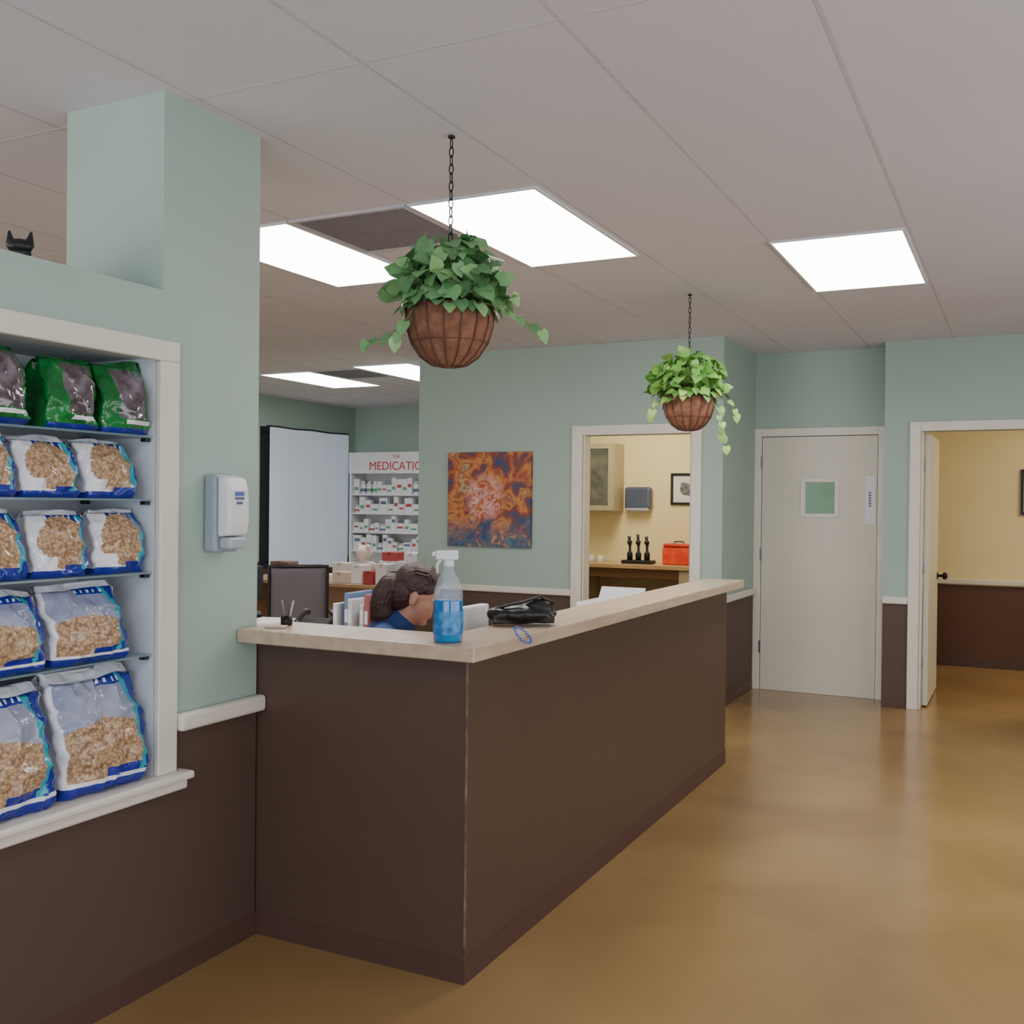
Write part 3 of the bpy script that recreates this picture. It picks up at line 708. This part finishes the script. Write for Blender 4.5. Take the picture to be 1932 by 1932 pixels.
def picture(loc,w,h,label,inner):
    t=thing('picture_frame',label,'framed picture',loc)
    f=MB(); f.box(-w/2,-w/2+.025,-.02,0,0,h); f.box(w/2-.025,w/2,-.02,0,0,h); f.box(-w/2+.025,w/2-.025,-.02,0,0,.025); f.box(-w/2+.025,w/2-.025,-.02,0,h-.025,h)
    f.obj('frame',M_black,parent=t)
    MB().box(-w/2+.025,w/2-.025,-.01,0,.025,h-.025).obj('mat_board',M_white,parent=t)
    b=MB()
    if inner:
        b.ell((0,-.0115,h*.5),(w*.2,.001,h*.2)); b.ell((-w*.1,-.0115,h*.62),(w*.08,.001,h*.1)); b.ell((w*.12,-.0115,h*.42),(w*.1,.001,h*.14))
    else: b.box(-w*.25,w*.25,-.012,-.0105,h*.25,h*.75)
    b.obj('print',mat('print_grey',(70,76,88),.5,rgb2=(150,150,150),vs=20),parent=t)
picture((-3.05,10.1,1.50),.32,.32,'small black-framed picture with dark drawing on white',True)
picture((.24,10.6,1.44),.52,.42,'black-framed picture on the yellow wall',False)
t=thing('instrument_stand','black stand with three upright dark instruments on worktop','instrument stand',(-3.42,9.72,.912))
MB().box(-.16,.16,-.07,.07,0,.035).obj('stand_base',M_black,parent=t,bevel=.01)
for i,xx in enumerate((-.09,0,.09)):
    b=MB(); b.tube([(xx,0,.035),(xx,0,.10),(xx,0,.12),(xx,0,.17),(xx,0,.19)],[.028,.03,.014,.012,.02],12); b.ell((xx,-.01,.21),(.026,.03,.024)); b.tube([(xx,0,.2),(xx-.01,0,.27+.02*(i==1))],[.010,.018],8)
    b.obj('instrument',M_black,parent=t)
t=thing('storage_box','red plastic storage box with lid on worktop','box',(-3.03,9.80,.912))
MB().box(-.14,.14,-.1,.1,0,.17).obj('box_body',mat('red_plastic',(214,48,30),.35,rgb2=(236,90,50),vs=10),parent=t,bevel=.015,seg=3)
MB().box(-.13,.13,-.105,.105,.17,.205).obj('lid',mat('red_lid',(200,44,28),.35),parent=t,bevel=.012)
b=MB(); b.tube([(-.05,0,.2),(-.045,0,.225),(.045,0,.225),(.05,0,.2)],.006); b.obj('handle',M_dmetal,parent=t)
for i,(xx,cc) in enumerate(((-4.0,(230,230,235)),(-3.9,(200,210,220)),(-3.8,(226,226,226)))):
    b=MB(); b.lathe([(.025,0),(.028,.005),(.028,.07),(.024,.072),(.024,.01)],n=16,capt=False); b.tube([(.026,0,.02),(.045,0,.03),(.045,0,.05),(.026,0,.06)],.004,6)
    b.obj('mug',mat('mug_%d'%i,cc,.3),loc=(xx,9.65,.912),label='small white mug on the kitchen worktop',category='mug',group='mugs on the kitchen worktop')
# ---------------------------------------------------------------- office furniture
M_desk=mat('desk_wood',(172,138,104),.4,rgb2=(156,122,90),stretch=(.3,3,3))
def desk(loc,w,dp,h,label):
    t=thing('desk',label,'desk',loc)
    MB().box(-w/2,w/2,-dp/2,dp/2,h-.03,h).obj('desk_top',M_desk,parent=t,bevel=.004)
    for sx in(-1,1): MB().box(sx*(w/2-.03)-.015,sx*(w/2-.03)+.015,-dp/2+.03,dp/2-.03,0,h-.03).obj('side_panel',M_desk,parent=t)
    MB().box(-w/2+.05,w/2-.05,dp/2-.06,dp/2-.045,.3,h-.03).obj('back_panel',M_desk,parent=t)
desk((-3.6,4.70,0),1.5,.62,.75,'wooden office desk with binders and monitor')
desk((-5.9,8.0,0),2.0,.7,.75,'wooden desk piled with boxes and a soft toy')
monitor((-4.14,4.80,.7505),-1.9,.28,.2,.36,M_black,'black computer monitor on wooden desk')
cols=[(210,214,220),(100,124,156),(206,206,208),(196,194,192),(150,84,84),(220,220,224)]
for i,cc in enumerate(cols):
    th=[0,.12,-.06,.1,0,-.1][i]
    r=MB().box(-.014,.014,-.13,.13,0,.20+.028*((i*2)%3))
    o=r.obj('binder',mat('binder_%d'%i,cc,.45),loc=(-3.28+.05*i,4.62+.02*(i%2),.7505),rot=(0,0,th*.6),bevel=.004,label='upright ring binder in a row on the desk',category='binder',group='binders standing on the desk')
    MB().box(-.009,.009,-.1315,-.13,.1,.17).obj('spine_label',M_white,parent=o)
t=thing('telephone','black desk telephone with handset','telephone',(-3.52,4.60,.7505),.3)
b=MB(); b.add([(-.09,-.1,0),(.09,-.1,0),(.09,.1,0),(-.09,.1,0),(-.09,-.1,.03),(.09,-.1,.03),(.09,.1,.09),(-.09,.1,.09)],[(0,1,2,3),(4,5,6,7),(0,1,5,4),(1,2,6,5),(2,3,7,6),(3,0,4,7)]); b.obj('base',M_black,parent=t,bevel=.006)
b=MB(); b.tube([(-.06,-.09,.06),(-.06,-.05,.085),(-.06,.06,.125),(-.06,.1,.12)],[.022,.014,.014,.022],10); b.obj('handset',M_black,parent=t)
b=MB(); b.ell((0,0,.1),(.08,.09,.1)); b.ell((0,0,.25),(.075,.08,.075)); b.ell((-.06,0,.235),(.035,.04,.03))
for sy in(-1,1): b.ell((0,sy*.065,.31),(.02,.03,.03)); b.cap((-.03,sy*.08,.15),(-.09,sy*.11,.10),.03,.03); b.cap((-.04,sy*.06,.038),(-.14,sy*.09,.038),.038,.035)
b.obj('soft_toy',mat('pink_plush',(222,200,190),.95,bump=.6,bs=80),loc=(-5.60,8.12,.757),rot=(0,0,-1.9),remesh=.008,label='pale pink plush toy animal on the cluttered desk',category='soft toy')
random.seed(5)
cart=[(-5.25,8.1,.22,.2,(232,232,232),'white cardboard box on the desk'),(-5.25,8.1,.16,.08,(176,70,70),'small red box on top of a white box'),(-6.1,7.9,.3,.09,(220,208,190),'cream cardboard box on the desk'),(-6.45,8.0,.22,.16,(120,96,84),'brown box on the desk'),(-5.02,8.1,.14,.28,(236,236,240),'tall white carton on the desk'),
 (-5.42,7.82,.12,.17,(236,232,228),'small white carton near desk edge'),(-5.28,7.80,.10,.12,(170,60,60),'small dull red carton near desk edge'),(-5.14,7.80,.12,.19,(228,224,220),'white carton with flaps near desk edge'),(-5.00,7.80,.10,.13,(120,90,80),'small brown carton near desk edge'),(-5.60,7.80,.14,.10,(210,190,170),'low beige carton near desk edge'),(-5.83,7.82,.2,.07,(232,228,222),'flat stack of white paper on desk'),(-5.85,8.15,.16,.16,(214,204,196),'pale carton on the desk')]
for i,(xx,yy,w_,h_,cc,lb) in enumerate(cart):
    z=.7505+(.201 if i==1 else 0)
    o=MB().box(-w_/2,w_/2,-.08,.08,0,h_).obj('carton',mat('carton_%d'%i,cc,.6),loc=(xx,yy,z),rot=(0,0,0),bevel=.004,label=lb,category='box')
    MB().box(-.02,.02,-.0815,.0815,h_-.03,h_+.001).obj('tape',mat('tape_%d'%i,tuple(c*.85 for c in cc),.3),parent=o)
b=MB(); random.seed(40)
for k in range(6):
    a=random.uniform(-.1,.1); M=Matrix.Rotation(a,4,'Z'); b.box(-.105,.105,-.148,.148,k*.012,k*.012+.0115,M=M)
b.obj('paper_stack',mat('paper_white',(232,228,220),.7),loc=(-3.80,4.57,.7505),rot=(0,0,.2),label='loose stack of white papers on the desk',category='paper stack')
t=thing('filing_cabinet','low grey filing cabinet','cabinet',(-2.32,6.15,0))
MB().box(-.22,.22,-.22,.22,0,.68).obj('body',mat('grey_steel',(150,150,150),.4),parent=t,bevel=.004)
for z in (.04,.36):
    dd=MB().box(-.21,.21,-.235,-.221,z,z+.29).obj('drawer',mat('grey_steel2',(160,160,160),.4),parent=t,bevel=.003)
    MB().box(-.05,.05,-.25,-.236,z+.2,z+.215).obj('handle',M_metal,parent=dd)
t=thing('printer','white desktop printer on filing cabinet','printer',(-2.32,6.15,.681))
MB().box(-.2,.2,-.18,.18,0,.2).obj('printer_body',M_white,parent=t,bevel=.02,seg=3)
MB().box(-.15,.15,-.19,-.181,.04,.08).obj('paper_tray',M_black,parent=t)
MB().add([(-.15,.1,.2),(.15,.1,.2),(.15,.16,.275),(-.15,.16,.275),(-.15,.11,.2),(.15,.11,.2),(.15,.17,.275),(-.15,.17,.275)],[(0,1,2,3),(4,5,6,7),(0,1,5,4),(1,2,6,5),(2,3,7,6),(3,0,4,7)]).obj('paper_support',M_white,parent=t)
t=thing('pen_holder','small dark pen cup with pens on counter end','pen holder',(-2.27,2.83,1.0645))
MB().lathe([(.018,0),(.02,.004),(.02,.03),(.018,.03),(.017,.006)],n=16,capt=False).obj('cup',M_dmetal,parent=t)
for i,(a,cc) in enumerate(((.3,(200,190,170)),(1.7,(90,80,80)),(3.0,(180,160,150)),(4.6,(120,100,90)))):
    MB().tube([(.008*math.cos(a),.008*math.sin(a),.01),(.024*math.cos(a),.024*math.sin(a),.085)],.003,6).obj('pen',mat('pen_%d'%i,cc,.4),parent=t)
b=MB(); b.box(-.035,.035,-.02,.02,0,.008); b.obj('note_pad',mat('pad_beige',(190,176,160),.6),loc=(-2.25,2.75,1.0645),rot=(0,0,.4),bevel=.002,label='small beige note pad lying on the counter',category='note pad')
# ---------------------------------------------------------------- product shelving
t=thing('shelving_unit','white retail shelving unit with red-lettered header','shelf',(-6.95,11.28,0))
b=MB(); b.box(-.82,-.79,-.35,0,0,2.13); b.box(.79,.82,-.35,0,0,2.13); b.box(-.79,.79,-.02,0,0,2.1); b.obj('frame',M_white,parent=t)
SZ=(.3,.62,.88,1.12,1.36,1.60)
for z in SZ: MB().box(-.79,.79,-.34,-.02,z-.02,z).obj('shelf_board',M_white,parent=t)
MB().box(-.82,.82,-.37,-.351,1.86,2.13).obj('header_panel',M_white,parent=t)
M_red=mat('red_ink',(200,40,48),.5)
text('header_lettering','MEDICATION',.15,M_red,(-.05,-.372,1.95),(math.pi/2,0,0),t)
text('header_lettering','THE',.06,M_red,(-.1,-.372,2.07),(math.pi/2,0,0),t)
M_lbg=mat('label_green',(100,160,130),.5); M_lbr=mat('label_red',(190,70,70),.5); M_lbb=mat('label_navy',(90,106,140),.5)
protos=[]
for i,lm in enumerate((M_lbg,M_lbr,M_lbb)):
    b=MB(); b.box(-.042,.042,-.03,.03,0,.19,0); b.box(-.03,.03,-.031,-.03,.05+.03*i,.09+.03*i,1)
    protos.append(b.obj('product_box',[M_white,lm],label='small white product box with coloured label on shelf',category='product box',group='product boxes on the shelving unit'))
    b=MB(); b.lathe([(.035,0),(.037,.005),(.037,.12),(.02,.135),(.02,.14)],n=12); b.lathe([(.0375,.03),(.0375,.07)],n=12,m=1,capb=False,capt=False); b.lathe([(.022,.14),(.022,.165)],n=12)
    protos.append(b.obj('product_bottle',[M_white,lm],label='small white bottle with coloured label on shelf',category='bottle',group='product bottles on the shelving unit'))
used=set(); random.seed(9)
for z in SZ[2:]:
    xx=-7.69
    while xx<-6.25:
        k=random.choice([0,0,1,2,2,3,4,4,5,0])
        if k in used: o=protos[k].copy(); col.objects.link(o)
        else: o=protos[k]; used.add(k)
        ws=random.choice((.8,1,1.4)) if k%2==0 else 1
        o.location=(xx+.044*(ws-1),11.28-.28,z+.0005); o.scale=(ws,1,random.choice((.6,.85,1,1.08))); xx+=.088*ws+.002
for k in range(6):
    if k not in used: bpy.data.objects.remove(protos[k])
# ---------------------------------------------------------------- lights
def area(name,loc,rot,sx,sy,power,color):
    l=bpy.data.lights.new(name,'AREA'); l.shape='RECTANGLE'; l.size=sx; l.size_y=sy; l.energy=power; l.color=color
    o=bpy.data.objects.new(name,l); col.objects.link(o); o.location=loc; o.rotation_euler=rot
area('daylight_storefront',(.15,-2.95,1.35),(math.radians(112),0,0),4.6,1.9,125,(.80,.88,1.0))
area('fill_side',(2.92,2.6,1.3),(math.radians(122),0,math.radians(90)),7.0,1.8,125,(1.0,.95,.92))  # unseen fill lamp tilted upward, added to brighten the ceiling
area('fill_office',(-5.3,-2.95,1.35),(math.radians(115),0,0),4.0,1.9,185,(1.0,.93,.93))  # added fill for the office side, its source out of view
wd=bpy.data.worlds.new('World'); sc.world=wd; wd.use_nodes=True
bg=wd.node_tree.nodes['Background']; bg.inputs[0].default_value=(.6,.75,1,1); bg.inputs[1].default_value=.5
# ---------------------------------------------------------------- camera
cd=bpy.data.cameras.new('Camera'); cd.sensor_width=36; cd.lens=36*1940/1932; cd.clip_start=.05
co=bpy.data.objects.new('Camera',cd); col.objects.link(co)
co.matrix_world=Matrix.Translation((0,0,1.49))@Matrix.Rotation(math.radians(26.42),4,'Z')@Matrix.Rotation(math.radians(90-.44),4,'X')@Matrix.Rotation(math.radians(.6),4,'Z')
sc.camera=co
